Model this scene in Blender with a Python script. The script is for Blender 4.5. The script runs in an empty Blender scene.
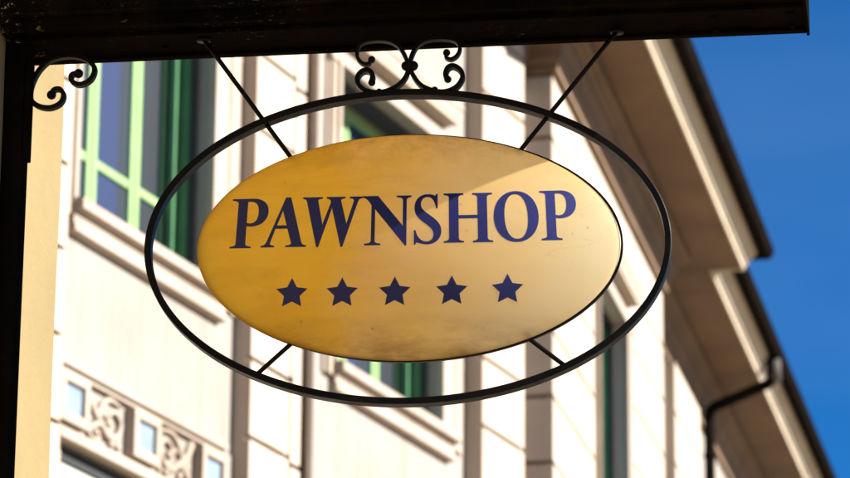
import bpy, bmesh, math, random
from mathutils import Vector, Matrix
from mathutils.geometry import delaunay_2d_cdt
R = math.radians
random.seed(7)
scene = bpy.context.scene
COL = scene.collection

# ---------------------------------------------------------------- materials
class NT:
    def __init__(s, name):
        s.m = bpy.data.materials.new(name); s.m.use_nodes = True
        s.t = s.m.node_tree; s.n = s.t.nodes; s.l = s.t.links
        s.bsdf = s.n['Principled BSDF']; s.out = s.n['Material Output']
        s.tc = s.n.new('ShaderNodeTexCoord')
    def new(s, typ, **kw):
        n = s.n.new('ShaderNode' + typ)
        for k, v in kw.items():
            if k.startswith('i_'):
                n.inputs[int(k[2:]) if k[2:].isdigit() else k[2:].replace('_', ' ')].default_value = v
            else: setattr(n, k, v)
        return n
    def link(s, a, b): s.l.new(a, b)
    def mapping(s, scale=(1, 1, 1), rot=(0, 0, 0)):
        mp = s.new('Mapping'); mp.inputs['Scale'].default_value = scale; mp.inputs['Rotation'].default_value = rot
        s.link(s.tc.outputs['Object'], mp.inputs['Vector']); return mp.outputs['Vector']
    def noise(s, scale, detail=4, rough=.55, vec=None, dist=0.):
        n = s.new('TexNoise'); n.inputs['Scale'].default_value = scale; n.inputs['Detail'].default_value = detail
        n.inputs['Roughness'].default_value = rough; n.inputs['Distortion'].default_value = dist
        s.link(vec if vec is not None else s.tc.outputs['Object'], n.inputs['Vector']); return n.outputs['Fac']
    def ramp(s, fac, stops):
        r = s.new('ValToRGB'); e = r.color_ramp.elements
        while len(e) < len(stops): e.new(.5)
        for i, (p, c) in enumerate(stops):
            e[i].position = p; e[i].color = (c, c, c, 1) if not isinstance(c, tuple) else (*c, 1)
        s.link(fac, r.inputs['Fac']); return r.outputs['Color']
    def mix(s, fac, a, b, blend='MIX'):
        m = s.new('MixRGB', blend_type=blend)
        for k, v in ((0, fac), (1, a), (2, b)):
            if hasattr(v, 'is_linked'): s.link(v, m.inputs[k])
            elif k == 0: m.inputs[0].default_value = v
            else: m.inputs[k].default_value = (*v, 1)
        return m.outputs[0]
    def bump(s, h, strength=.3, dist=.01):
        b = s.new('Bump'); b.inputs['Strength'].default_value = strength; b.inputs['Distance'].default_value = dist
        s.link(h, b.inputs['Height']); s.link(b.outputs['Normal'], s.bsdf.inputs['Normal'])
    def set(s, color=None, rough=None, **kw):
        if color is not None:
            if hasattr(color, 'is_linked'): s.link(color, s.bsdf.inputs['Base Color'])
            else: s.bsdf.inputs['Base Color'].default_value = (*color, 1)
        if rough is not None:
            if hasattr(rough, 'is_linked'): s.link(rough, s.bsdf.inputs['Roughness'])
            else: s.bsdf.inputs['Roughness'].default_value = rough
        for k, v in kw.items(): s.bsdf.inputs[k.replace('_', ' ')].default_value = v
        return s

def plaster(name, col, col2, bump=.25, streak=.0):
    t = NT(name)
    c = t.mix(t.ramp(t.noise(1.3, 6, .6), [(.3, 0.), (.7, 1.)]), col, col2)
    fine = t.noise(60, 3)
    c = t.mix(t.ramp(fine, [(.35, 0.), (.75, .12)]), c, tuple(x * .6 for x in col))
    if streak:
        v = t.mapping((3.5, 3.5, .25))
        c = t.mix(t.ramp(t.noise(2.2, 6, .6, v), [(.5, 0.), (.8, streak)]), c, tuple(x * y for x, y in zip(col, (.5, .44, .38))))
    t.set(c, .9); t.bump(fine, bump, .006); return t.m

M = {}
M['wall'] = plaster('cream_plaster', (.268, .23, .19), (.225, .186, .148), .2, .55)
M['stone'] = plaster('dressed_stone', (.41, .34, .262), (.345, .272, .20), .2, .4)
M['sill'] = plaster('stone_sill', (.35, .287, .222), (.28, .218, .158), .2, .45)
M['joint'] = plaster('sooty_mortar', (.20, .13, .08), (.13, .085, .05), .2)
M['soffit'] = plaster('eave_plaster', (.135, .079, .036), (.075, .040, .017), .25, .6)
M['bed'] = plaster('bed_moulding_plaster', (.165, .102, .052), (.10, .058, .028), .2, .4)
M['crown'] = plaster('crown_moulding_plaster', (.46, .39, .28), (.37, .30, .205), .2, .3)
M['shutter'] = plaster('grey_green_blind', (.40, .40, .33), (.34, .34, .28), .1)
M['ground'] = plaster('paving', (.25, .195, .135), (.19, .147, .10), .3)

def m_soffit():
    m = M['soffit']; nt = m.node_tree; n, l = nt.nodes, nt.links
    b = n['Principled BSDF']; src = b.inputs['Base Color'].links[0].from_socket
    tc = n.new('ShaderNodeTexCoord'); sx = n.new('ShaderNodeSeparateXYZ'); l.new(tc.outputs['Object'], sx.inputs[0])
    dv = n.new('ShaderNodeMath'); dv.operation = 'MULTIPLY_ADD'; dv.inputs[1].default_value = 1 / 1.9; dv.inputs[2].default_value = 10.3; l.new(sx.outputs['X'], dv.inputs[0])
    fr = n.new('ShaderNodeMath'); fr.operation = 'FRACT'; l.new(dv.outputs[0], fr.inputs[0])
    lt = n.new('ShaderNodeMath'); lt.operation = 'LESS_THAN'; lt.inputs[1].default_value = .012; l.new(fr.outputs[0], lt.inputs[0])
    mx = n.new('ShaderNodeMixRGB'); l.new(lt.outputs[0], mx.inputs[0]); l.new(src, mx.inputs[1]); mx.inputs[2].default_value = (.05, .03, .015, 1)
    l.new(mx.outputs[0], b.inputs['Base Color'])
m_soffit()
def m_nearwall():
    t = NT('yellow_stucco')
    c = t.mix(t.ramp(t.noise(3, 6, .6), [(.3, 0.), (.7, 1.)]), (.192, .138, .052), (.163, .116, .041))
    sp = t.noise(90, 2)
    c = t.mix(t.ramp(sp, [(.68, 0.), (.74, .6)]), c, (.34, .20, .07))
    t.set(c, .9); t.bump(t.noise(45, 6, .65), .35, .008); return t.m
M['near'] = m_nearwall()

def m_iron(name, base, rust, chips=0., rough=.45, spec=.05):
    t = NT(name)
    n1 = t.noise(7, 8, .65)
    c = t.mix(t.ramp(n1, [(.45, 0.), (.75, .8)]), base, rust)
    if chips:
        v = t.mapping((1, 2, 3))
        n2 = t.noise(55, 8, .75, v)
        n3 = t.noise(2.6, 3)
        f = t.mix(1., t.ramp(n2, [(.6, 0.), (.66, 1.)]), t.ramp(n3, [(.54, 0.), (.7, chips)]), 'MULTIPLY')
        c = t.mix(f, c, (.30, .21, .11))
        sx = t.new('SeparateXYZ'); t.link(t.tc.outputs['Object'], sx.inputs[0])
        mr = t.new('MapRange'); t.link(sx.outputs['X'], mr.inputs['Value'])
        mr.inputs['From Min'].default_value = -.79; mr.inputs['From Max'].default_value = -.89
        f2 = t.mix(1., mr.outputs[0], t.ramp(t.noise(38, 9, .8), [(.585, 0.), (.63, .9)]), 'MULTIPLY')
        c = t.mix(f2, c, (.26, .19, .10))
    t.set(c, t.ramp(n1, [(.3, rough - .12), (.8, rough + .3)]), Metallic=0., Specular_IOR_Level=spec)
    t.bump(t.noise(120, 5), .25, .002); return t.m
M['iron'] = m_iron('black_painted_iron', (.003, .0024, .002), (.010, .006, .0035), 0., .45, .09)
M['beam'] = m_iron('black_beam_paint', (.0022, .0017, .0014), (.010, .0055, .0025), .8, .8, .01)
M['post'] = m_iron('black_post_paint', (.0045, .0035, .003), (.010, .007, .005), 0., .8, 0.)
M['gutter'] = m_iron('dark_gutter_metal', (.007, .0055, .0045), (.014, .010, .007), 0., .8, 0.)
M['pipe'] = m_iron('brown_downpipe', (.06, .042, .028), (.09, .06, .04), 0., .45)
M['greypipe'] = m_iron('grey_zinc_pipe', (.075, .068, .06), (.05, .04, .035), 0., .5)

def m_green(name, a, b):
    t = NT(name)
    c = t.mix(t.ramp(t.noise(5, 5), [(.35, 0.), (.7, 1.)]), a, b)
    t.set(c, .45); t.bump(t.noise(80, 3), .1, .002); return t.m
M['green'] = m_green('pale_green_paint', (.21, .335, .125), (.18, .295, .105))
M['shadegreen'] = m_green('shaded_green_paint', (.05, .155, .058), (.04, .12, .047))  # the window green again, with the shade of the reveals in its colour
M['dark'] = NT('shade_black').set((.012, .012, .011), .8).m  # near-black standing in for shade in window heads and gaps

def m_glass():
    t = NT('window_glass')
    t.set((.012, .016, .022), .5)
    g = t.new('BsdfGlossy'); g.inputs['Roughness'].default_value = .015
    g.inputs['Color'].default_value = (.20, .55, .95, 1)
    nz = t.new('Bump'); nz.inputs['Strength'].default_value = .06; nz.inputs['Distance'].default_value = .02
    t.link(t.noise(2.5, 2), nz.inputs['Height']); t.link(nz.outputs['Normal'], g.inputs['Normal'])
    fr = t.new('Fresnel'); fr.inputs['IOR'].default_value = 3.0
    mx = t.new('MixShader'); t.link(fr.outputs[0], mx.inputs[0]); t.link(t.bsdf.outputs[0], mx.inputs[1]); t.link(g.outputs[0], mx.inputs[2])
    t.link(mx.outputs[0], t.out.inputs['Surface']); return t.m
M['glass'] = m_glass()
def m_tile():
    t = NT('blue_glazed_tile')
    c = t.mix(t.ramp(t.noise(9, 4), [(.35, 0.), (.7, 1.)]), (.20, .245, .29), (.165, .205, .25))
    t.set(c, .25); return t.m
M['tile'] = m_tile()

def m_panel():
    t = NT('amber_enamel_panel')
    # weathering: blotches, horizontal smears, grime with shapes of its own, fine cracks
    big = t.noise(3.2, 5, .6)
    c = t.mix(t.ramp(big, [(.3, 0.), (.72, 1.)]), PA1, PA2)
    v = t.mapping((1.2, 1, 6), (0, R(4), 0))
    c = t.mix(t.ramp(t.noise(4, 7, .62, v), [(.45, 0.), (.8, .3)]), c, (.50, .25, .035))
    sm = t.noise(7, 6, .65, t.mapping((1, 1, 2.2)), .6)
    c = t.mix(t.ramp(sm, [(.52, 0.), (.8, .4)]), c, (.60, .27, .03))
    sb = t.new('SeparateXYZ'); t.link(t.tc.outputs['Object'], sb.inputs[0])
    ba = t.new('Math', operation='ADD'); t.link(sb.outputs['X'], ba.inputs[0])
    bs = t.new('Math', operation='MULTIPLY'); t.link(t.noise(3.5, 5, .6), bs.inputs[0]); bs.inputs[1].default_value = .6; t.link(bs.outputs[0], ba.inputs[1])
    c = t.mix(t.ramp(ba.outputs[0], [(.12, 0.), (.90, .95)]), c, (.98, .87, .53))    # blends to pale cream towards the street end
    # dirt gathered along the lower and upper-left rim (object space, stays with the panel)
    sp = t.new('SeparateXYZ'); t.link(t.tc.outputs['Object'], sp.inputs[0])
    zz = t.new('MapRange'); t.link(sp.outputs['Z'], zz.inputs['Value'])
    zz.inputs['From Min'].default_value = -.16; zz.inputs['From Max'].default_value = -.27
    nz = t.noise(9, 6, .7, t.mapping((.6, 1, 2)))
    dirt = t.mix(1., zz.outputs[0], t.ramp(nz, [(.38, 0.), (.66, .8)]), 'MULTIPLY')
    c = t.mix(dirt, c, (.22, .085, .012))
    za = t.new('MapRange'); t.link(sp.outputs['Z'], za.inputs['Value'])
    za.inputs['From Min'].default_value = .15; za.inputs['From Max'].default_value = .27
    nz2 = t.noise(11, 6, .7)
    d2 = t.mix(1., za.outputs[0], t.ramp(nz2, [(.42, 0.), (.66, .6)]), 'MULTIPLY')
    c = t.mix(d2, c, (.36, .165, .03))
    # scattered dark specks
    vo = t.new('TexVoronoi'); vo.inputs['Scale'].default_value = 26; t.link(t.tc.outputs['Object'], vo.inputs['Vector'])
    spk = t.mix(1., t.ramp(vo.outputs['Distance'], [(.05, 1.), (.11, 0.)]), t.ramp(t.noise(8, 2), [(.54, 0.), (.62, .35)]), 'MULTIPLY')
    c = t.mix(spk, c, (.16, .08, .02))
    # hairline cracks
    vc = t.new('TexNoise'); vc.inputs['Scale'].default_value = 5; vc.inputs['Detail'].default_value = 8
    t.link(t.mapping((1, 1, 2.5)), vc.inputs['Vector'])
    cr = t.mix(1., t.ramp(vc.outputs['Fac'], [(.492, 0.), (.5, 1.), (.508, 0.)]), t.ramp(t.noise(4.3, 2), [(.58, 0.), (.68, .13)]), 'MULTIPLY')
    c = t.mix(cr, c, (.16, .08, .02))
    t.set(c, t.ramp(sm, [(.3, .36), (.8, .6)]), Specular_IOR_Level=.35)
    b = t.new('Bump'); b.inputs['Strength'].default_value = .12; b.inputs['Distance'].default_value = .004
    t.link(t.noise(22, 6, .6), b.inputs['Height']); t.link(b.outputs['Normal'], t.bsdf.inputs['Normal'])
    tr = t.new('BsdfTranslucent'); t.link(c, tr.inputs['Color'])
    mx = t.new('MixShader'); mx.inputs[0].default_value = .78
    t.link(t.bsdf.outputs[0], mx.inputs[1]); t.link(tr.outputs[0], mx.inputs[2]); t.link(mx.outputs[0], t.out.inputs['Surface'])
    return t.m
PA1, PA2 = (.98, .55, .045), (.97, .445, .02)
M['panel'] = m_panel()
def m_vinyl():
    t = NT('navy_lettering')
    c = t.mix(t.ramp(t.noise(18, 5), [(.4, 0.), (.75, 1.)]), (.0095, .011, .086), (.0075, .0085, .062))
    t.set(c, .5, Specular_IOR_Level=.3); return t.m
M['navy'] = m_vinyl()

# ---------------------------------------------------------------- object helpers
def thing(name, label, cat, loc, rz, group=None):
    o = bpy.data.objects.new(name, None); COL.objects.link(o)
    o.location = loc; o.rotation_euler = (0, 0, rz); o['label'] = label; o['category'] = cat
    o.empty_display_size = .2
    if group: o['group'] = group
    return o
def obj(name, bm, mat, parent=None, smooth=False, X=None, label=None):
    """link the bmesh as ONE mesh object; X maps bmesh coordinates into the parent's space"""
    if X is not None: bm.transform(X)
    bmesh.ops.recalc_face_normals(bm, faces=bm.faces)
    me = bpy.data.meshes.new(name); bm.to_mesh(me); bm.free()
    if smooth:
        for p in me.polygons: p.use_smooth = True
    o = bpy.data.objects.new(name, me); COL.objects.link(o)
    me.materials.append(M[mat])
    if parent is not None: o.parent = parent
    if label: o['label'] = label
    return o
def az(a): return Vector((math.sin(R(a)), math.cos(R(a)), 0))
def rz_of(heading): return R(90 - heading)
def add_box(bm, x0, x1, y0, y1, z0, z1, bevel=0.):
    vs = [bm.verts.new((x, y, z)) for x in (x0, x1) for y in (y0, y1) for z in (z0, z1)]
    fs = [bm.faces.new([vs[i] for i in q]) for q in ((0, 1, 3, 2), (4, 6, 7, 5), (0, 4, 5, 1), (2, 3, 7, 6), (0, 2, 6, 4), (1, 5, 7, 3))]
    if bevel:
        es = list({e for f in fs for e in f.edges})
        bmesh.ops.bevel(bm, geom=es, offset=bevel, segments=2, affect='EDGES', profile=.6)
def add_sweep(bm, pts, sect, closed=False, up=Vector((0, 0, 1)), scale=None, cap=True):
    """sweep the section [(a along side, b along up)] along pts"""
    pts = [Vector(p) for p in pts]; n = len(pts); rings = []
    for i in range(n):
        a = pts[(i - 1) % n] if closed or i else pts[i]
        b = pts[(i + 1) % n] if closed or i < n - 1 else pts[i]
        t = (b - a).normalized(); u = up
        side = t.cross(u)
        if side.length < 1e-4: side = t.cross(Vector((1, 0, 0)))
        side.normalize(); uu = side.cross(t).normalized()
        k = scale(i / (n - 1)) if scale else 1.
        rings.append([bm.verts.new(pts[i] + side * a_ * k + uu * b_ * k) for a_, b_ in sect])
    m = len(sect)
    for i in range(n if closed else n - 1):
        r0, r1 = rings[i], rings[(i + 1) % n]
        for j in range(m): bm.faces.new((r0[j], r0[(j + 1) % m], r1[(j + 1) % m], r1[j]))
    if cap and not closed:
        bm.faces.new(rings[0]); bm.faces.new(rings[-1])
def circ(r, n=10): return [(r * math.cos(2 * math.pi * i / n), r * math.sin(2 * math.pi * i / n)) for i in range(n)]
def flat(t, d): # a flat bar with eased edges, a = across, b = depth
    e = min(t, d) * .13; t /= 2; d /= 2
    return [(-t + e, -d), (t - e, -d), (t, -d + e), (t, d - e), (t - e, d), (-t + e, d), (-t, d - e), (-t, -d + e)]
def catmull(P, k=6):
    P = [Vector(p) for p in P]; Q = [2 * P[0] - P[1]] + P + [2 * P[-1] - P[-2]]; out = []
    for i in range(1, len(Q) - 2):
        p0, p1, p2, p3 = Q[i - 1:i + 3]
        for s in range(k):
            t = s / k
            out.append(.5 * ((2 * p1) + (p2 - p0) * t + (2 * p0 - 5 * p1 + 4 * p2 - p3) * t * t + (3 * p1 - p0 - 3 * p2 + p3) * t ** 3))
    out.append(P[-1]); return out
def add_ball(bm, c, r, sx=1, sy=1, sz=1, seg=12):
    mt = Matrix.Translation(c) @ Matrix.Diagonal((r * sx, r * sy, r * sz, 1))
    bmesh.ops.create_uvsphere(bm, u_segments=seg, v_segments=max(6, seg // 2 + 2), radius=1, matrix=mt)
def add_disc(bm, p, axis, r, h, n=14):
    q = Vector(axis).normalized().to_track_quat('Z', 'Y').to_matrix().to_4x4()
    bmesh.ops.create_cone(bm, cap_ends=True, segments=n, radius1=r, radius2=r * .86, depth=h, matrix=Matrix.Translation(p) @ q)

# ---------------------------------------------------------------- camera
cam_d = bpy.data.cameras.new('camera'); cam = bpy.data.objects.new('camera', cam_d); COL.objects.link(cam)
cam.location = (0, 0, 1.6)
PITCH, ROLL = R(18), R(.45)
fwd = Vector((0, math.cos(PITCH), math.sin(PITCH))); r0 = Vector((1, 0, 0)); u0 = r0.cross(fwd)
rr = r0 * math.cos(ROLL) + u0 * math.sin(ROLL); uu = -r0 * math.sin(ROLL) + u0 * math.cos(ROLL)
cam.rotation_euler = Matrix((rr, uu, -fwd)).transposed().to_euler()
cam_d.sensor_width = 36; cam_d.lens = 3800 / 850 * 36
cam_d.clip_start = .1; cam_d.clip_end = 2000
cam_d.dof.use_dof = True; cam_d.dof.focus_distance = 8.36; cam_d.dof.aperture_fstop = 7.2; cam_d.dof.aperture_blades = 9
scene.camera = cam

# ---------------------------------------------------------------- light
SUN_AZ, SUN_EL = 100., 28.
wd = bpy.data.worlds.new('World'); scene.world = wd; wd.use_nodes = True
wn, wl = wd.node_tree.nodes, wd.node_tree.links
sky = wn.new('ShaderNodeTexSky'); sky.sky_type = 'NISHITA'; sky.sun_disc = False
sky.sun_elevation = R(SUN_EL); sky.sun_rotation = R(SUN_AZ)
sky.air_density = 1.; sky.dust_density = .0; sky.ozone_density = 8.; sky.altitude = 1500
bg = wn['Background']; bg.inputs['Strength'].default_value = .028
tint = wn.new('ShaderNodeMixRGB'); tint.blend_type = 'MULTIPLY'; tint.inputs[0].default_value = 1.
tint.inputs[2].default_value = (.27, 1.12, 1.55, 1)          # polarised, deep blue air
wl.new(sky.outputs[0], tint.inputs[1])
wtc = wn.new('ShaderNodeTexCoord'); wmp = wn.new('ShaderNodeMapping'); wmp.inputs['Scale'].default_value = (1, 1, 3.5); wmp.inputs['Rotation'].default_value = (R(3), 0, 0)
wl.new(wtc.outputs['Generated'], wmp.inputs['Vector'])
wnz = wn.new('ShaderNodeTexNoise'); wnz.inputs['Scale'].default_value = 3.2; wnz.inputs['Detail'].default_value = 3; wnz.inputs['Roughness'].default_value = .55
wl.new(wmp.outputs[0], wnz.inputs['Vector'])
wrp = wn.new('ShaderNodeValToRGB'); wrp.color_ramp.elements[0].position = .40; wrp.color_ramp.elements[1].position = .85
wrp.color_ramp.elements[0].color = (0, 0, 0, 1); wrp.color_ramp.elements[1].color = (.14, .14, .14, 1); wl.new(wnz.outputs['Fac'], wrp.inputs['Fac'])
cir = wn.new('ShaderNodeMixRGB'); cir.inputs[2].default_value = (6.5, 9., 11.5, 1)      # thin high cirrus
wl.new(wrp.outputs[0], cir.inputs[0]); wl.new(tint.outputs[0], cir.inputs[1]); wl.new(cir.outputs[0], bg.inputs['Color'])
sd = bpy.data.lights.new('sun', 'SUN'); sd.energy = 5.; sd.angle = R(.53); sd.color = (1, .965, .93)
sun = bpy.data.objects.new('sun', sd); COL.objects.link(sun)
sdir = az(SUN_AZ) * math.cos(R(SUN_EL)) + Vector((0, 0, math.sin(R(SUN_EL))))
sun.rotation_euler = sdir.to_track_quat('Z', 'Y').to_euler(); sun.location = sdir * 60

# ---------------------------------------------------------------- ground
bm = bmesh.new(); g = 600
bm.faces.new([bm.verts.new(p) for p in ((-g, -g, 0), (g, -g, 0), (g, g, 0), (-g, g, 0))])
o = obj('ground', bm, 'ground'); o['kind'] = 'structure'

# ================================================================ THE SIGN
PS = Vector((-.0374, 8.0, 4.176)); SAZ = 94.5
sign = thing('hanging_sign', 'amber oval shop sign lettered PAWNSHOP above five stars, in a black iron ring', 'shop sign', PS, rz_of(SAZ))
CZ = .003; A_, B_, H_ = .469, .263, .09
def prof(q): return .068 * max(0., 1 - q) + .022 * max(0., 1 - q) ** .45
def dome(x, z):
    q = (x / A_) ** 2 + ((z - CZ) / B_) ** 2
    return prof(q)
bm = bmesh.new(); NS, NR = 144, 36
for sgn in (-1,):          # a pressed, open-backed shell
    prev = None; c = bm.verts.new((0, sgn * (prof(0) + .004), CZ))
    for k in range(1, NR + 1):
        r = math.sin(k / NR * math.pi / 2)
        ring = []
        for i in range(NS):
            a = 2 * math.pi * i / NS; x, z = A_ * r * math.cos(a), B_ * r * math.sin(a)
            ring.append(bm.verts.new((x, sgn * (prof(r * r) + .004), CZ + z)))
        for i in range(NS):
            j = (i + 1) % NS
            if prev is None: bm.faces.new((c, ring[i], ring[j]))
            else: bm.faces.new((prev[i], prev[j], ring[j], ring[i]))
        prev = ring
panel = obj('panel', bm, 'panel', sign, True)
def ell(a, b, cx, cz, n, y=0): return [(cx + a * math.cos(2 * math.pi * i / n), y, cz + b * math.sin(2 * math.pi * i / n)) for i in range(n)]
YA = Vector((0, 1, 0))
bm = bmesh.new(); add_sweep(bm, ell(A_ - .0005, B_ - .0015, .0045, CZ, 160), flat(.005, .012), True, YA)
obj('rim', bm, 'iron', sign, True)

# lettering
def bez(p0, p1, p2, p3, n=10):
    return [tuple((1 - t) ** 3 * a + 3 * (1 - t) ** 2 * t * b + 3 * (1 - t) * t * t * c + t ** 3 * d for a, b, c, d in zip(p0, p1, p2, p3)) for t in [(i + 1) / n for i in range(n)]]
def path(start, *segs):
    out = [start]
    for s in segs:
        if len(s) == 2: out.append(s)
        else: out += bez(out[-1], *s)
    return out
def oval(cx, cy, a, b, p=2.15, n=56, slant=0.):
    o = []
    for i in range(n):
        t = 2 * math.pi * i / n; c, s = math.cos(t), math.sin(t)
        y = b * math.copysign(abs(s) ** (2 / p), s)
        o.append((cx + a * math.copysign(abs(c) ** (2 / p), c) + slant * y, cy + y))
    return o
G = {}
G['P'] = (path((2, 100), (46, 100.5), ((66, 100.5), (79, 91), (79, 74)), ((79, 56), (64, 44.5), (44, 44.5)), ((40, 44.5), (36, 45), (34, 45.5)), (34, 9), ((34, 4), (38, 3), (46, 2)), (46, 0), (3, 0), (3, 2), ((11, 3), (15, 4), (15, 9)), (15, 91), ((15, 96), (11, 97.3), (2, 98))),
          [path((34, 95), ((37, 95.6), (39, 95.6), (42, 95.5)), ((54, 95), (59.5, 87), (59.5, 73)), ((59.5, 58), (53, 49.5), (42, 49.5)), ((39, 49.5), (36, 50), (34, 50.6)))], 80)
G['A'] = (path((0, 0), (27, 0), (27, 2), ((19, 3), (16.5, 5), (18.5, 10)), (28, 38), (54.5, 38), (64, 8), ((65, 4), (61, 2.6), (52.5, 2)), (52.5, 0), (95, 0), (95, 2), ((88.5, 2.6), (86, 5), (84.5, 9)), (58, 101), (48, 101), (12.5, 12), ((10, 5), (7, 2.8), (0, 2))),
          [[(30, 43.5), (52.8, 43.5), (42.6, 76)]], 95)
G['W'] = (path((0, 100), (41, 100), (41, 98), ((33, 97.3), (30.6, 96), (31.8, 91)), (43, 42), (60, 88), ((61, 94), (58, 97), (51, 98)), (51, 100), (90, 100), (90, 98), ((82.5, 97), (80, 96), (81.3, 91)), (94.5, 43), (109.5, 90), ((111, 95), (108.5, 97.2), (101, 98)), (101, 100), (128, 100), (128, 98), ((121, 97), (119, 95), (116.5, 88)), (87, -1.5), (84, -1.5), (62.5, 80), (35.5, -1.5), (32.5, -1.5), (8.6, 91), ((7, 96), (5, 97.3), (0, 98))), [], 128)
G['N'] = (path((0, 100), (31, 100), (84.5, 37), (84.5, 90), ((84.5, 96), (80, 97.5), (71, 98)), (71, 100), (101, 100), (101, 98), ((94, 97), (91, 95), (91, 90)), (91, -1.5), (89, -1.5), (25, 75), (25, 10), ((25, 4), (29, 2.6), (37, 2)), (37, 0), (5, 0), (5, 2), ((14, 2.6), (18.5, 4), (18.5, 10)), (18.5, 82), ((13, 90), (8, 97), (0, 98))), [], 101)
G['S'] = (path((46.8, 100.5), (46.8, 72), (44.8, 72), ((42, 88), (36, 95.5), (27, 95.5)), ((17.5, 95.5), (12.5, 89), (12.5, 80)), ((12.5, 70), (22, 64), (34, 55)), ((46, 46), (54, 38), (54, 25)), ((54, 9), (42, -1.8), (26, -1.8)), ((18, -1.8), (10, 1), (4, 3)), (1.5, -1.8), (0, -1.8), (0, 26.5), (2, 26.5), ((5, 11), (14, 3), (25, 3)), ((34, 3), (39.5, 9), (39.5, 18)), ((39.5, 28), (32, 34), (20, 43)), ((8, 52), (.8, 60), (.8, 73)), ((.8, 89), (11, 100), (27, 100)), ((34, 100), (40, 98.5), (43.5, 96)), (45, 100.5)), [], 54)
G['H'] = (path((0, 100), (40, 100), (40, 98), ((32.5, 97.3), (29.5, 96), (29.5, 90)), (29.5, 55), (70.5, 55), (70.5, 90), ((70.5, 96), (67, 97.3), (60, 98)), (60, 100), (100, 100), (100, 98), ((92, 97.3), (89, 96), (89, 90)), (89, 10), ((89, 4), (92, 2.7), (100, 2)), (100, 0), (60, 0), (60, 2), ((67, 2.7), (70.5, 4), (70.5, 10)), (70.5, 49.5), (29.5, 49.5), (29.5, 10), ((29.5, 4), (32.5, 2.7), (40, 2)), (40, 0), (0, 0), (0, 2), ((8, 2.7), (11, 4), (11, 10)), (11, 90), ((11, 96), (8, 97.3), (0, 98))), [], 100)
G['O'] = (oval(45, 50, 45, 51.5, 2.1), [oval(45, 50, 24.5, 46.5, 2.25, 56, -.03)], 90)
def resample(P, step):
    out = []; n = len(P)
    for i in range(n):
        a, b = Vector(P[i]), Vector(P[(i + 1) % n]); d = (b - a).length
        if d < 1e-7: continue
        k = max(1, math.ceil(d / step)); out += [a.lerp(b, t / k) for t in range(k)]
    return out
def inside(p, loops):
    c = False
    for L in loops:
        n = len(L)
        for i in range(n):
            a, b = L[i], L[(i + 1) % n]
            if (a[1] > p[1]) != (b[1] > p[1]) and p[0] < (b[0] - a[0]) * (p[1] - a[1]) / (b[1] - a[1]) + a[0]: c = not c
    return c
def swell(L, d):
    """move a loop's points outwards (d > 0) along their mitred normals"""
    n = len(L); A = sum(L[i].x * L[(i + 1) % n].y - L[(i + 1) % n].x * L[i].y for i in range(n)); s = 1 if A > 0 else -1
    out = []
    for i in range(n):
        a, b, c = L[i - 1], L[i], L[(i + 1) % n]
        t0, t1 = (b - a).normalized(), (c - b).normalized()
        n0, n1 = Vector((t0.y, -t0.x)) * s, Vector((t1.y, -t1.x)) * s
        m = n0 + n1
        if m.length < 1e-3: out.append(b + n0 * d); continue
        m.normalize(); out.append(b + m * d / max(.6, m.dot(n0)))
    return out
def decal(name, loops, parent, th=.0003, step=.006, bold=0.):
    """a thin cut-out lying on the dome (loops in sign metres x,z)"""
    L = [swell(resample(l, step), bold * (1 if k == 0 else -1)) for k, l in enumerate(loops)]
    vs, es = [], []
    for l in L:
        k = len(vs); vs += l; es += [(k + i, k + (i + 1) % len(l)) for i in range(len(l))]
    xs = [v[0] for v in vs]; zs = [v[1] for v in vs]
    x = min(xs) + step / 2
    while x < max(xs):
        z = min(zs) + step / 2
        while z < max(zs):
            if inside((x, z), L) and min((Vector((x, z)) - v).length for v in vs) > step * .45: vs.append(Vector((x, z)))
            z += step
        x += step
    V, E, F, *_ = delaunay_2d_cdt(vs, es, [], 0, 1e-6)
    bm = bmesh.new(); f0 = []; b0 = []
    W = []
    for v in V:          # the lettering was laid out on the flat and wrapped over the dome
        q = Vector((v[0], v[1]))
        for k in range(5):
            d = dome(q.x, q.y) + .004
            q = Vector((v[0] + (SCAM.x - v[0]) * d / -SCAM.y, v[1] + (SCAM.z - v[1]) * d / -SCAM.y))
        W.append(q)
    for v in W:
        y = -dome(v[0], v[1]) - .004
        f0.append(bm.verts.new((v[0], y - th - .0002, v[1]))); b0.append(bm.verts.new((v[0], y - .0001, v[1])))
    ec = {}
    for f in F:
        c = sum((V[i] for i in f), Vector((0, 0))) / len(f)
        if not inside(c, L): continue
        bm.faces.new([f0[i] for i in f])
        for i in range(len(f)):
            k = (f[i], f[(i + 1) % len(f)]); ec[k] = 1
    for (i, j) in list(ec):
        if (j, i) not in ec: bm.faces.new((f0[i], f0[j], b0[j], b0[i]))
    for v in [v for v in bm.verts if not v.link_faces]: bm.verts.remove(v)
    return obj(name, bm, 'navy', parent)
SCAM = Matrix.Rotation(-rz_of(SAZ), 4, 'Z') @ (Vector((0, 0, 1.6)) - PS)
CAP = .1135
for ch, x0, x1, zb in (('P', -.397, -.313, .0085), ('A', -.325, -.226, .0095), ('W', -.236, -.103, .010), ('N', -.1015, .006, .0105), ('S', .0135, .0725, .0125), ('H', .0795, .1865, .0135), ('O', .1905, .2885, .0145), ('P', .2915, .3735, .0155)):
    outer, holes, w = G[ch]
    def tr(p):
        x = x0 + (x1 - x0) * p[0] / w; z = zb + CAP * p[1] / 100
        return (x * (1 - .14 * (z - zb - CAP / 2)), z)
    decal('letter', [[tr(p) for p in l] for l in [outer] + holes], sign, bold=.0009)
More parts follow.
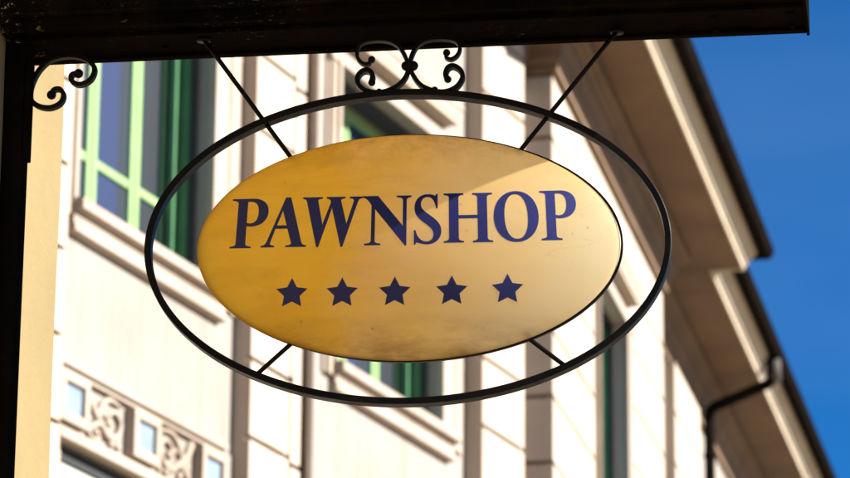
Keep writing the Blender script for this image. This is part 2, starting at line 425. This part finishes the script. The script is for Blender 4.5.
for x, z in ((-.2565, -.1), (-.145, -.1005), (-.0285, -.1005), (.0975, -.1), (.2205, -.098)):
    decal('star', [[(x + r * math.sin(math.pi * k / 5), z + .0005 + r * math.cos(math.pi * k / 5)) for k in range(10) for r in ((.0365 if k % 2 == 0 else .0183),)]], sign)

# ring, rods and scroll
bm = bmesh.new(); add_sweep(bm, ell(.577, .3585, -.002, .006, 260), flat(.0148, .034), True, YA)
obj('ring', bm, 'iron', sign)
BZ = .508      # underside of the bracket beam, relative to the sign's centre
for p, q in (((-.468, BZ - .002), (-.246, .193)), ((.466, BZ - .002), (.236, .210)), ((-.252, -.211), (-.334, -.287)), ((.250, -.197), (.349, -.2765))):
    bm = bmesh.new()
    a, b = Vector((p[0], 0, p[1])), Vector((q[0], 0, q[1]))
    add_sweep(bm, [a.lerp(b, t / 6) for t in range(7)], circ(.0053, 10), False, YA)
    if p[1] > .3: add_disc(bm, (p[0], 0, BZ - .0035), (0, 0, 1), .016, .007)
    obj('rod', bm, 'iron', sign, True)
SCL = [(-86, 449), (-93, 438), (-106, 439), (-117, 452), (-119, 469), (-112, 486), (-90, 494), (-55, 494), (-27, 481), (-11, 456), (-4, 432), (-6, 410), (-20, 389), (-43, 374), (-71, 368), (-98, 373), (-114, 387), (-117, 405), (-107, 419), (-92, 421), (-83, 409), (-85, 394)]
SCR = [(83, 462), (82, 450), (94, 445), (108, 455), (113, 474), (103, 489), (77, 495), (41, 493), (17, 479), (4, 453), (1, 431), (9, 407), (26, 384), (53, 370), (81, 367), (106, 378), (119, 399), (115, 417), (99, 428), (86, 423), (81, 407), (86, 398)]
bm = bmesh.new()
for S_ in (SCL, SCR):
    P = catmull([(x / 1000, 0, z / 1000) for x, z in S_], 9)
    add_sweep(bm, P, flat(.0085, .019), False, YA, lambda t: .85 + .45 * t)
    for e in (P[0], P[-1]): add_ball(bm, e, .0085, 1, 1.1, 1)
for dx in (-.008, .008): add_ball(bm, (dx, 0, .432), .0115)
add_box(bm, -.006, .006, -.013, .013, .420, .444)
add_ball(bm, (.057, -.004, .372), .008); add_ball(bm, (-.068, -.004, .371), .007)
obj('scroll', bm, 'iron', sign)

# ================================================================ THE BRACKET
BAZ = 98.
brk = thing('iron_bracket', 'long black iron bracket beam with flaking paint, fixed to a yellow stucco wall', 'sign bracket', PS, rz_of(BAZ))
XL, XR = -.915, .886
bm = bmesh.new()
ZT = BZ + .26
# hollow channel section: fascia, recessed underside, back lip
add_box(bm, XL, XR, -.130, -.112, BZ, ZT, .003)               # front web
add_box(bm, XL, XR, .088, .100, BZ, ZT, .003)                 # back web
add_box(bm, XL, XR, -.112, .088, BZ + .004, BZ + .016)        # bottom plate between the webs
add_box(bm, XL, XR, -.112, .088, ZT - .012, ZT - .001)
obj('beam', bm, 'beam', brk)
bm = bmesh.new()
add_box(bm, XL + .02, XR - .004, -.1365, -.130, BZ + .028, BZ + .038, .002)
add_box(bm, XL + .02, XR - .004, -.082, -.058, BZ - .007, BZ + .004, .003)
add_box(bm, XL + .02, XR - .004, .066, .088, BZ - .004, BZ + .004, .002)
obj('beam_moulding', bm, 'beam', brk)
bm = bmesh.new(); add_box(bm, XR, XR + .007, -.134, .104, BZ - .004, ZT + .004, .002)
obj('end_plate', bm, 'beam', brk)
for x, y in ((XR - .03, -.03), (XR - .03, .05), (XR - .2, -.02), (XR - .2, .055), (XL + .35, .02)):
    bm = bmesh.new(); add_disc(bm, (x, y, BZ + .001), (0, 0, -1), .009, .008, 6); obj('bolt', bm, 'beam', brk)
bm = bmesh.new(); add_box(bm, XL - .006, XL + .040, -.05, .02, -1.3, 1.0, .004)
obj('wall_post', bm, 'post', brk)
bm = bmesh.new(); add_box(bm, XL + .040, XL + .052, -.045, .0, .235, BZ - .001, .003)
obj('mounting_plate', bm, 'post', brk)
CS = [(-761, 447), (-776, 443), (-775, 428), (-757, 419), (-735, 427), (-724, 446), (-727, 465), (-748, 482), (-783, 490), (-824, 483), (-850, 461), (-865, 433), (-871, 406), (-867, 385), (-848, 370), (-822, 366), (-800, 376), (-793, 394), (-801, 409), (-815, 409), (-822, 398)]
bm = bmesh.new(); P = catmull([(x / 1000, 0, z / 1000) for x, z in CS], 9)
add_sweep(bm, P, flat(.0105, .018), False, YA)
for e in (P[0], P[-1]): add_ball(bm, e, .011, 1, 1.0, 1)
obj('corner_scroll', bm, 'iron', brk)
# finial curl at the free end, only its lowest turn shows at the picture's edge
bm = bmesh.new()
P = catmull([(XR + .007, 0, BZ + .17), (XR + .03, 0, BZ + .172), (XR + .06, 0, BZ + .165), (XR + .085, 0, BZ + .14), (XR + .084, 0, BZ + .075), (XR + .066, 0, BZ + .054), (XR + .048, 0, BZ + .066), (XR + .052, 0, BZ + .085)], 6)
add_sweep(bm, P, flat(.011, .02), False, YA); add_ball(bm, P[-1], .012)
obj('end_curl', bm, 'iron', brk, True)

# ================================================================ THE NEAR WALL
NH = BAZ - 90
nl = brk.matrix_basis if False else None
pw = PS + az(BAZ) * (XL - .006)
near = thing('corner_house', 'yellow stucco house wall carrying the black sign bracket', 'house', (pw.x, pw.y, 0), rz_of(NH))
WE = .52
bm = bmesh.new()
# stucco face with gentle unevenness
nx, nz = 60, 40; gv = {}
for i in range(nx + 1):
    for j in range(nz + 1):
        x = -14 + (14 + WE) * (i / nx) ** .55; z = 7.5 * j / nz
        gv[i, j] = bm.verts.new((x, random.uniform(-.002, .002), z))
for i in range(nx):
    for j in range(nz): bm.faces.new((gv[i, j], gv[i + 1, j], gv[i + 1, j + 1], gv[i, j + 1]))
add_box(bm, -14, WE + .003, .004, 5, 0, 7.5)
obj('wall', bm, 'near', near)
bm = bmesh.new(); add_box(bm, -14.3, WE + .3, -.35, 5.3, 7.503, 7.62)
for k in range(3): pass
v = [bm.verts.new(p) for p in ((-14.3, -.35, 7.625), (WE + .3, -.35, 7.625), (WE + .3, 5.3, 7.625), (-14.3, 5.3, 7.625), (-14.3, 2.5, 9.2), (WE + .3, 2.5, 9.2))]
for q in ((0, 1, 5, 4), (3, 2, 5, 4), (0, 4, 3), (1, 2, 5)): bm.faces.new([v[i] for i in q])
obj('roof', bm, 'gutter', near)

# ================================================================ THE FACADE ACROSS THE BEND
PB = Vector((.9525, 26.983, 0)); PAo = Vector((.7092, 26.9907, 0)); HB, HA = 11.9, 23.35
house = thing('apartment_house', 'cream stone apartment house with green windows and deep eaves under blue sky', 'house', PB, rz_of(HB))
MB = Matrix.Translation(PB) @ Matrix.Rotation(rz_of(HB), 4, 'Z')
MA = Matrix.Translation(PAo) @ Matrix.Rotation(rz_of(HA), 4, 'Z')
XA = MB.inverted() @ MA; XB = Matrix.Identity(4)
SET = .30
def facade(name, rects, mat, X, u0, u1, z0, z1, base=0., edge=None, parent=None, gd=None):
    """relief wall: later rects (u0,u1,z0,z1,depth; None = opening) override earlier ones"""
    eps = 1e-5
    us = sorted({round(v, 4) for r in rects for v in r[:2] if u0 < v < u1} | {u0, u1})
    zs = sorted({round(v, 4) for r in rects for v in r[2:4] if z0 < v < z1} | {z0, z1})
    D = {}
    for i in range(len(us) - 1):
        for j in range(len(zs) - 1):
            uc, zc = (us[i] + us[i + 1]) / 2, (zs[j] + zs[j + 1]) / 2; d = base
            for r in rects:
                if r[0] < uc < r[1] and r[2] < zc < r[3]: d = r[4]
            D[i, j] = d
    bm = bmesh.new()
    def q(*p, mi=0): bm.faces.new([bm.verts.new(v) for v in p]).material_index = mi
    for (i, j), d in D.items():
        a, b, c, e = us[i], us[i + 1], zs[j], zs[j + 1]
        if d is not None: q((a, -d, c), (b, -d, c), (b, -d, e), (a, -d, e), mi=1 if gd is not None and abs(d - gd) < 1e-6 else 0)
        dd = -.30 if d is None else d
        n = D.get((i + 1, j), edge if i + 1 == len(us) - 1 else 'x')
        n = -.30 if n is None and (i + 1, j) in D else n
        if n not in ('x', None) and abs(n - dd) > eps: q((b, -dd, c), (b, -n, c), (b, -n, e), (b, -dd, e))
        n = D.get((i, j + 1), edge if j + 1 == len(zs) - 1 else 'x')
        n = -.30 if n is None and (i, j + 1) in D else n
        if n not in ('x', None) and abs(n - dd) > eps: q((a, -dd, e), (b, -dd, e), (b, -n, e), (a, -n, e))
        if i == 0 and edge is not None and abs(edge - dd) > eps: q((a, -dd, c), (a, -edge, c), (a, -edge, e), (a, -dd, e))
        if j == 0 and edge is not None and abs(edge - dd) > eps: q((a, -dd, c), (b, -dd, c), (b, -edge, c), (a, -edge, c))
    bmesh.ops.remove_doubles(bm, verts=bm.verts, dist=1e-4)
    o = obj(name, bm, mat, parent or house, X=X.copy())
    if gd is not None: o.data.materials.append(M['joint'])
    return o
def joints(u0, u1, d, z0=.5, z1=12., h=.034):
    out = []; k = 9.162 - .505 * 17
    while k < z1:
        if k > z0: out.append((u0, u1, k - h / 2, k + h / 2, d))
        k += .505
    return out
ZTOP = 12.1
# --- left wing
A0 = -14.
winA = [(-10.54, -8.82), (-6.92, -5.20), (-3.32, -1.56)]
openA = [(a, b, 8.47, 10.60, None) for a, b in winA] + [(a, b, 4.9, 7.08, None) for a, b in winA]
fz = []
facade('wall', [(A0, .3, 7.13, 7.53, .012)] + openA, 'wall', XA, A0, .3, 0, ZTOP)
for (a, b) in ((-8.42, -7.82), (-7.74, -7.10), (-4.77, -4.215), (-1.06, -.27)):
    d = .09 if b < -7 else .125 if b < -4 else .14
    rc = joints(a, b, d - .036) 
    facade('pilaster', rc, 'stone', XA, a, b, 0, ZTOP - .3, d, 0., gd=d - .036)
facade('pilaster', joints(-4.18, -3.93, .04), 'stone', XA, -4.18, -3.93, 0, ZTOP - .3, .07, 0., gd=.04)
# --- projecting centre and right wing
WB = 5.72
openB = [(1.95, 3.34, 8.5, 10.70, None), (2.14, 3.34, 4.9, 7.08, None)]
facade('wall', joints(0, WB, -.034) + [(1.87, 3.42, 8.42, 10.78, 0.)] + openB, 'stone', XB, 0, WB, 0, ZTOP, gd=-.034)
XR_ = Matrix.Translation((0, 0, 0)) @ Matrix.Rotation(R(-90), 4, 'Z')         # near return, faces the viewer
facade('return_wall', joints(-SET - .25, 0, -.034), 'stone', XR_, -SET - .25, 0, 0, ZTOP, gd=-.034)
XR2 = Matrix.Translation((WB, SET, 0)) @ Matrix.Rotation(R(90), 4, 'Z')
facade('return_wall', joints(-2, 2, -.022), 'stone', Matrix.Translation((WB, 0, 0)) @ Matrix.Rotation(R(90), 4, 'Z'), 0, SET, 0, ZTOP)
XC = Matrix.Translation((0, SET, 0))
openC = [(10.9, 12.1, 8.5, 10.7, None)]
facade('wall', openC, 'wall', XC, WB, 40, 0, ZTOP)
facade('pilaster', joints(7.85, 9.6, .07), 'stone', XC, 7.85, 9.6, 0, ZTOP - .42, .105, 0., gd=.07)

# --- windows
def window(X, a, b, z0, z1, cols=(-.13, .42), hood=True, sill=True, sur=(.30, .42), blind=False):
    w2 = (a + b) / 2; D = .30; bm = bmesh.new()
    def bx(u0, u1, d0, d1, za, zb, bv=.006): add_box(bm, u0, u1, -d1, -d0, za, zb, bv)
    fw = .075
    bx(a + .002, a + fw, -D + .0, -D + .036, z0 + .002, z1 - .002); bx(b - fw, b - .002, -D, -D + .036, z0 + .002, z1 - .002)
    bx(a + fw, b - fw, -D, -D + .036, z0 + .002, z0 + .08); bx(a + fw, b - fw, -D, -D + .036, z1 - .08, z1 - .002)
    for c in cols:
        hw = .062
        bx(w2 + c - hw, w2 + c + hw, -D + .002, -D + .035, z0 + .08, z1 - .08)
        bx(w2 + c - .012, w2 + c + .012, -D + .035, -D + .045, z0 + .08, z1 - .08, .004)
    for f in (.265,):
        z = z0 + (z1 - z0) * f
        e = [a + fw] + [w2 + c for c in cols] + [b - fw]
        for k in range(len(e) - 1):
            l = e[k] + (.066 if k else 0); r = e[k + 1] - (.066 if k < len(e) - 2 else 0)
            bx(l, r, -D + .004, -D + .030, z - .028, z + .028)
    win = obj('window', bm, 'green', house, X=X.copy())
    bm = bmesh.new(); add_box(bm, a + .01, b - .01, D - .012, D - .002, z0 + .01, z1 - .01)
    obj('pane', bm, 'glass', win, X=X.copy())
    # lining of the reveal on both sides, its green darkened for shade
    for u0, u1, v0, v1 in ((a + .001, a + .022, a + .012, a + .085), (b - .022, b - .001, b - .085, b - .012)):
        bm = bmesh.new(); add_box(bm, u0, u1, .115, D - .075, z0 + .003, z1 - .022)
        add_box(bm, v0, v1, D - .112, D - .0755, z0 + .005, z1 - .024)
        obj('lining', bm, 'shadegreen', win, X=X.copy())
    bm = bmesh.new()
    add_box(bm, a + .023, b - .023, .115, D - .075, z1 - .021, z1 - .001)  # black head lining paints in the shade under the lintel
    for (u0, u1) in ((a + .001, a + .03), (b - .03, b - .001)): add_box(bm, u0, u1, .075, .1149, z0 + .003, z1 - .031)  # black strips paint in the shadow of the gap
    add_box(bm, a + .031, b - .031, .075, .1149, z1 - .03, z1 - .001)
    obj('rebate_shade', bm, 'dark', win, X=X.copy())
    # stepped surround
    l, r = sur; bm = bmesh.new()
    for (s0, s1, d) in ((0, .30, .055), (.30, .55, .036), (.55, .80, .046), (.80, 1., .022)):
        add_box(bm, b + r * s0 + .001, b + r * s1 - .0005, -d, -.001, z0 - .05, z1 + .001, .004)
        add_box(bm, a - l * s1 + .0005, a - l * s0 - .001, -d, -.001, z0 - .05, z1 + .001, .004)
    add_box(bm, a - l, b + r, -.055, -.001, z1 + .0015, z1 + .10, .004)
    obj('surround', bm, 'sill', win, X=X.copy())
    if hood:
        bm = bmesh.new()
        prof = [(0.002, 0), (.03, .0), (.035, .03), (.085, .045), (.15, .045), (.155, .075), (.165, .08), (.175, .135), (.19, .14), (.19, .165), (.002, .215)]
        vs = []
        for u in (a - l * .55, b + .02):
            vs.append([bm.verts.new((u, -p, z1 + .101 + q)) for p, q in prof])
        for k in range(len(prof)):
            k2 = (k + 1) % len(prof); bm.faces.new((vs[0][k], vs[0][k2], vs[1][k2], vs[1][k]))
        bm.faces.new(vs[0]); bm.faces.new(vs[1])
        obj('hood', bm, 'stone', win, X=X.copy())
    if sill:
        bm = bmesh.new()
        prof = [(-.2, .02), (.02, .0), (.105, -.012), (.11, -.018), (.11, -.075), (.098, -.082), (.055, -.085), (.055, -.115), (.05, -.12), (.052, -.15), (.062, -.165), (.062, -.20), (.05, -.208), (.0, -.212)]
        vs = []
        for u in (a - .04, b + .20):
            vs.append([bm.verts.new((u, -p, z0 + .06 + q)) for p, q in prof if p > -.1])
        n = len(vs[0])
        for k in range(n):
            k2 = (k + 1) % n; bm.faces.new((vs[0][k], vs[0][k2], vs[1][k2], vs[1][k]))
        bm.faces.new(vs[0]); bm.faces.new(vs[1])
        add_box(bm, a + .001, b - .001, .0, D - .08, z0 - .02, z0 + .012)
        obj('sill', bm, 'sill', win, X=X.copy())
    return win
for a, b in winA: window(XA, a, b, 8.47, 10.60, sur=(.17, .42))
window(XB, 1.95, 3.34, 8.5, 10.70, (0.,), sur=(.04, .42))
window(XC, 10.9, 12.1, 8.5, 10.70, (0.,), sur=(.2, .3))
# lower storey windows: only their heads (shadow as a black board) and closed blinds reach the picture
for a, b in winA:
    w = None
    bm = bmesh.new()
    add_box(bm, a + .002, b - .002, .03, .10, 4.92, 6.995, .004)
    w = obj('blind', bm, 'shutter', house, X=XA.copy())
    bm = bmesh.new(); add_box(bm, a + .002, b - .002, .012, .28, 6.998, 7.078)  # black board paints in the shadow below the lintel
    obj('lintel_shade', bm, 'dark', w, X=XA.copy())
bm = bmesh.new(); add_box(bm, 2.142, 3.338, .10, .16, 4.92, 7.0, .004); obj('blind', bm, 'shutter', house)

# --- frieze of blue tiles and carved scrollwork under the left wing's windows
def relief(bm, u0, u1, z0, z1, flip):
    w, h = u1 - u0, z1 - z0
    def P(s, t, d=.03): return ((u0 + (1 - s if flip else s) * w), -d, z0 + t * h)
    A = catmull([P(.02, .95, .02), P(.18, .62), P(.38, .40), P(.6, .22), P(.82, .30), P(.9, .58), P(.76, .76), P(.6, .66), P(.62, .5)], 6)
    add_sweep(bm, A, circ(.022, 8), False, YA, lambda t: 1.25 - .55 * t)
    B = catmull([P(.38, .40), P(.22, .30), P(.1, .14), P(.22, .02), P(.36, .1), P(.32, .22)], 6)
    add_sweep(bm, B, circ(.019, 8), False, YA, lambda t: 1.15 - .5 * t)
    C_ = catmull([P(.3, .48), P(.42, .78), P(.56, .93), P(.72, .95), P(.9, .9)], 6)
    add_sweep(bm, C_, circ(.02, 8), False, YA, lambda t: 1.2 - .7 * t)
    for s, t, r in ((.62, .5, .032), (.32, .2, .028), (.5, .62, .03), (.7, .12, .03), (.88, .12, .026), (.12, .4, .026), (.93, .75, .022)):
        add_ball(bm, P(s, t, .022), r, 1.25, .8, .8, 8)
tiles = []
for base in (-10.665, -6.915, -3.165):
    cs = [base + k * .885 for k in range(3)]
    bm = bmesh.new()
    for (za, zb, d) in ((7.515, 7.555, .075), (7.487, 7.515, .05), (7.125, 7.16, .06), (7.085, 7.125, .085)):
        add_box(bm, base - .16, min(base + 1.95, -1.07) if base > -4 else base + 1.95, -d, -.013, za, zb, .003)
    obj('frieze_moulding', bm, 'sill', house, X=XA.copy())
    for k, c in enumerate(cs):
        if c > -1.2: continue
        bm = bmesh.new(); z0, z1 = 7.185, 7.470; e = .055
        add_box(bm, c - .168, c + .168, -.085, -.013, z1 - .05, z1, .004); add_box(bm, c - .168, c + .168, -.085, -.013, z0, z0 + .06, .004)
        add_box(bm, c - .168, c - .168 + e, -.085, -.013, z0 + .06, z1 - .05, .004); add_box(bm, c + .168 - e, c + .168, -.085, -.013, z0 + .06, z1 - .05, .004)
        fr = obj('frieze_panel', bm, 'sill', house, X=XA.copy())
        bm = bmesh.new(); add_box(bm, c - .168 + e, c + .168 - e, -.06, -.013, z0 + .06, z1 - .05)
        obj('blue_tile', bm, 'tile', fr, X=XA.copy())
        if k < 2:
            bm = bmesh.new(); relief(bm, c + .205, c + .885 - .205, 7.175, 7.475, k % 2 == 1)
            obj('carved_scroll', bm, 'sill', house, True, X=XA.copy())

# --- eaves, swept round the projecting centre
def off_path(pts, d):
    out = []
    for i, p in enumerate(pts):
        n = []
        for a, b in ((i - 1, i), (i, i + 1)):
            if 0 <= a and b < len(pts):
                t = (Vector(pts[b]) - Vector(pts[a])).normalized(); n.append(Vector((t.y, -t.x)))
        if len(n) == 1: o = n[0] * d
        else:
            m = (n[0] + n[1]).normalized(); o = m * (d / max(.25, m.dot(n[0])))
        out.append(Vector(p) + o)
    return out
a_far = XA @ Vector((A0, 0, 0)); a_in = XA @ Vector((0, 0, 0))
# where the wing's wall line meets the near return (x = 0)
dirA = (a_in - a_far).normalized(); tt = (0 - a_far.x) / dirA.x; a_in = a_far + dirA * tt
PATH = [(a_far.x, a_far.y), (a_in.x, a_in.y), (0, 0), (WB, 0), (WB, SET), (40, SET)]
def cornice(name, prof, mat, closed=True):
    bm = bmesh.new(); cols = []
    for d, z in prof: cols.append([bm.verts.new((p.x, p.y, z)) for p in off_path(PATH, d)])
    n = len(prof)
    for k in range(n if closed else n - 1):
        k2 = (k + 1) % n
        for i in range(len(PATH) - 1): bm.faces.new((cols[k][i], cols[k][i + 1], cols[k2][i + 1], cols[k2][i]))
    if closed:
        for i in (0, -1): bm.faces.new([c[i] for c in cols])
    return obj(name, bm, mat, house)
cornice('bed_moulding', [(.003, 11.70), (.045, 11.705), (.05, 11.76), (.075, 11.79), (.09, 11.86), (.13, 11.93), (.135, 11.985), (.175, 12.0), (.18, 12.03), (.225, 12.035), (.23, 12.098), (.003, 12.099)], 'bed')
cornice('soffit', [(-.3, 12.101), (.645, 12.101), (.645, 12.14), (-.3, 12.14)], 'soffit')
cornice('crown_moulding', [(.646, 12.075), (.665, 12.073), (.668, 12.115), (.69, 12.125), (.70, 12.165), (.725, 12.19), (.755, 12.24), (.77, 12.255), (.775, 12.30), (.646, 12.30)], 'crown')
gp = [(.786, 12.335)] + [(.845 + .06 * math.cos(a), 12.30 + .075 * math.sin(a)) for a in [math.pi + k * math.pi / 8 for k in range(9)]] + [(.915, 12.31), (.915, 12.335)]
gt = cornice('gutter', gp, 'gutter')
cornice('roof', [(.86, 12.337), (.86, 12.36), (-6., 14.6), (-6., 14.55), (-.3, 12.345)], 'gutter')

# --- downpipes
def pipe(name, pts, r, mat, X=XB, closed=False):
    bm = bmesh.new(); add_sweep(bm, pts, circ(r, 14), False, Vector((.13, .21, .97)))
    return bm
bm = pipe('', [(-3.84, -.065, 0), (-3.84, -.065, 6), (-3.84, -.065, 11.65)], .046, 'pipe')
for z in (6.3, 9.1, 11.2): add_disc(bm, (-3.84, -.065, z), (0, 0, 1), .06, .05)
obj('downpipe', bm, 'pipe', house, True, X=XA.copy())
bm = pipe('', [(-4.175, -.10, 0), (-4.175, -.10, 6), (-4.175, -.10, 11.65)], .017, 'pipe')
for z in (6.35, 7.3, 8.17, 9.05, 9.95, 10.8): add_box(bm, -4.20, -4.15, -.125, -.05, z - .02, z + .02, .004)
obj('conduit', bm, 'pipe', house, False, X=XA.copy())
def elbow(P, r=.06):
    P = [Vector(p) for p in P]; out = [P[0]]
    for a, b, c in zip(P, P[1:], P[2:]):
        p, q = b + (a - b).normalized() * r, b + (c - b).normalized() * r
        out += [p, (p + q) / 4 + b / 2, q]
    return out + [P[-1]]
pp = elbow([(9.88, -.50, 12.28), (9.88, -.50, 12.0), (9.98, .15, 11.78), (9.98, .15, 0)])
bm = bmesh.new(); add_sweep(bm, pp, circ(.055, 14), False, Vector((.13, .05, .99)))
for z in (11.3, 9.4): add_disc(bm, (9.98, .15, z), (0, 0, 1), .07, .05)
obj('downpipe', bm, 'gutter', house, True)
bm = bmesh.new(); add_disc(bm, (9.9, -.52, 12.15), (0, 0, 1), .075, .26)
obj('gutter_outlet', bm, 'greypipe', house, True)

# ---------------------------------------------------------------- render look
vs_ = scene.view_settings
scene.display_settings.display_device = 'sRGB'
vs_.view_transform = 'Standard'; vs_.look = 'None'; vs_.gamma = 1; vs_.exposure = 1.72; vs_.use_curve_mapping = False
scene.render.film_transparent = False
try:
    scene.cycles.use_denoising = True; scene.cycles.max_bounces = 8; scene.cycles.diffuse_bounces = 4
except Exception: pass
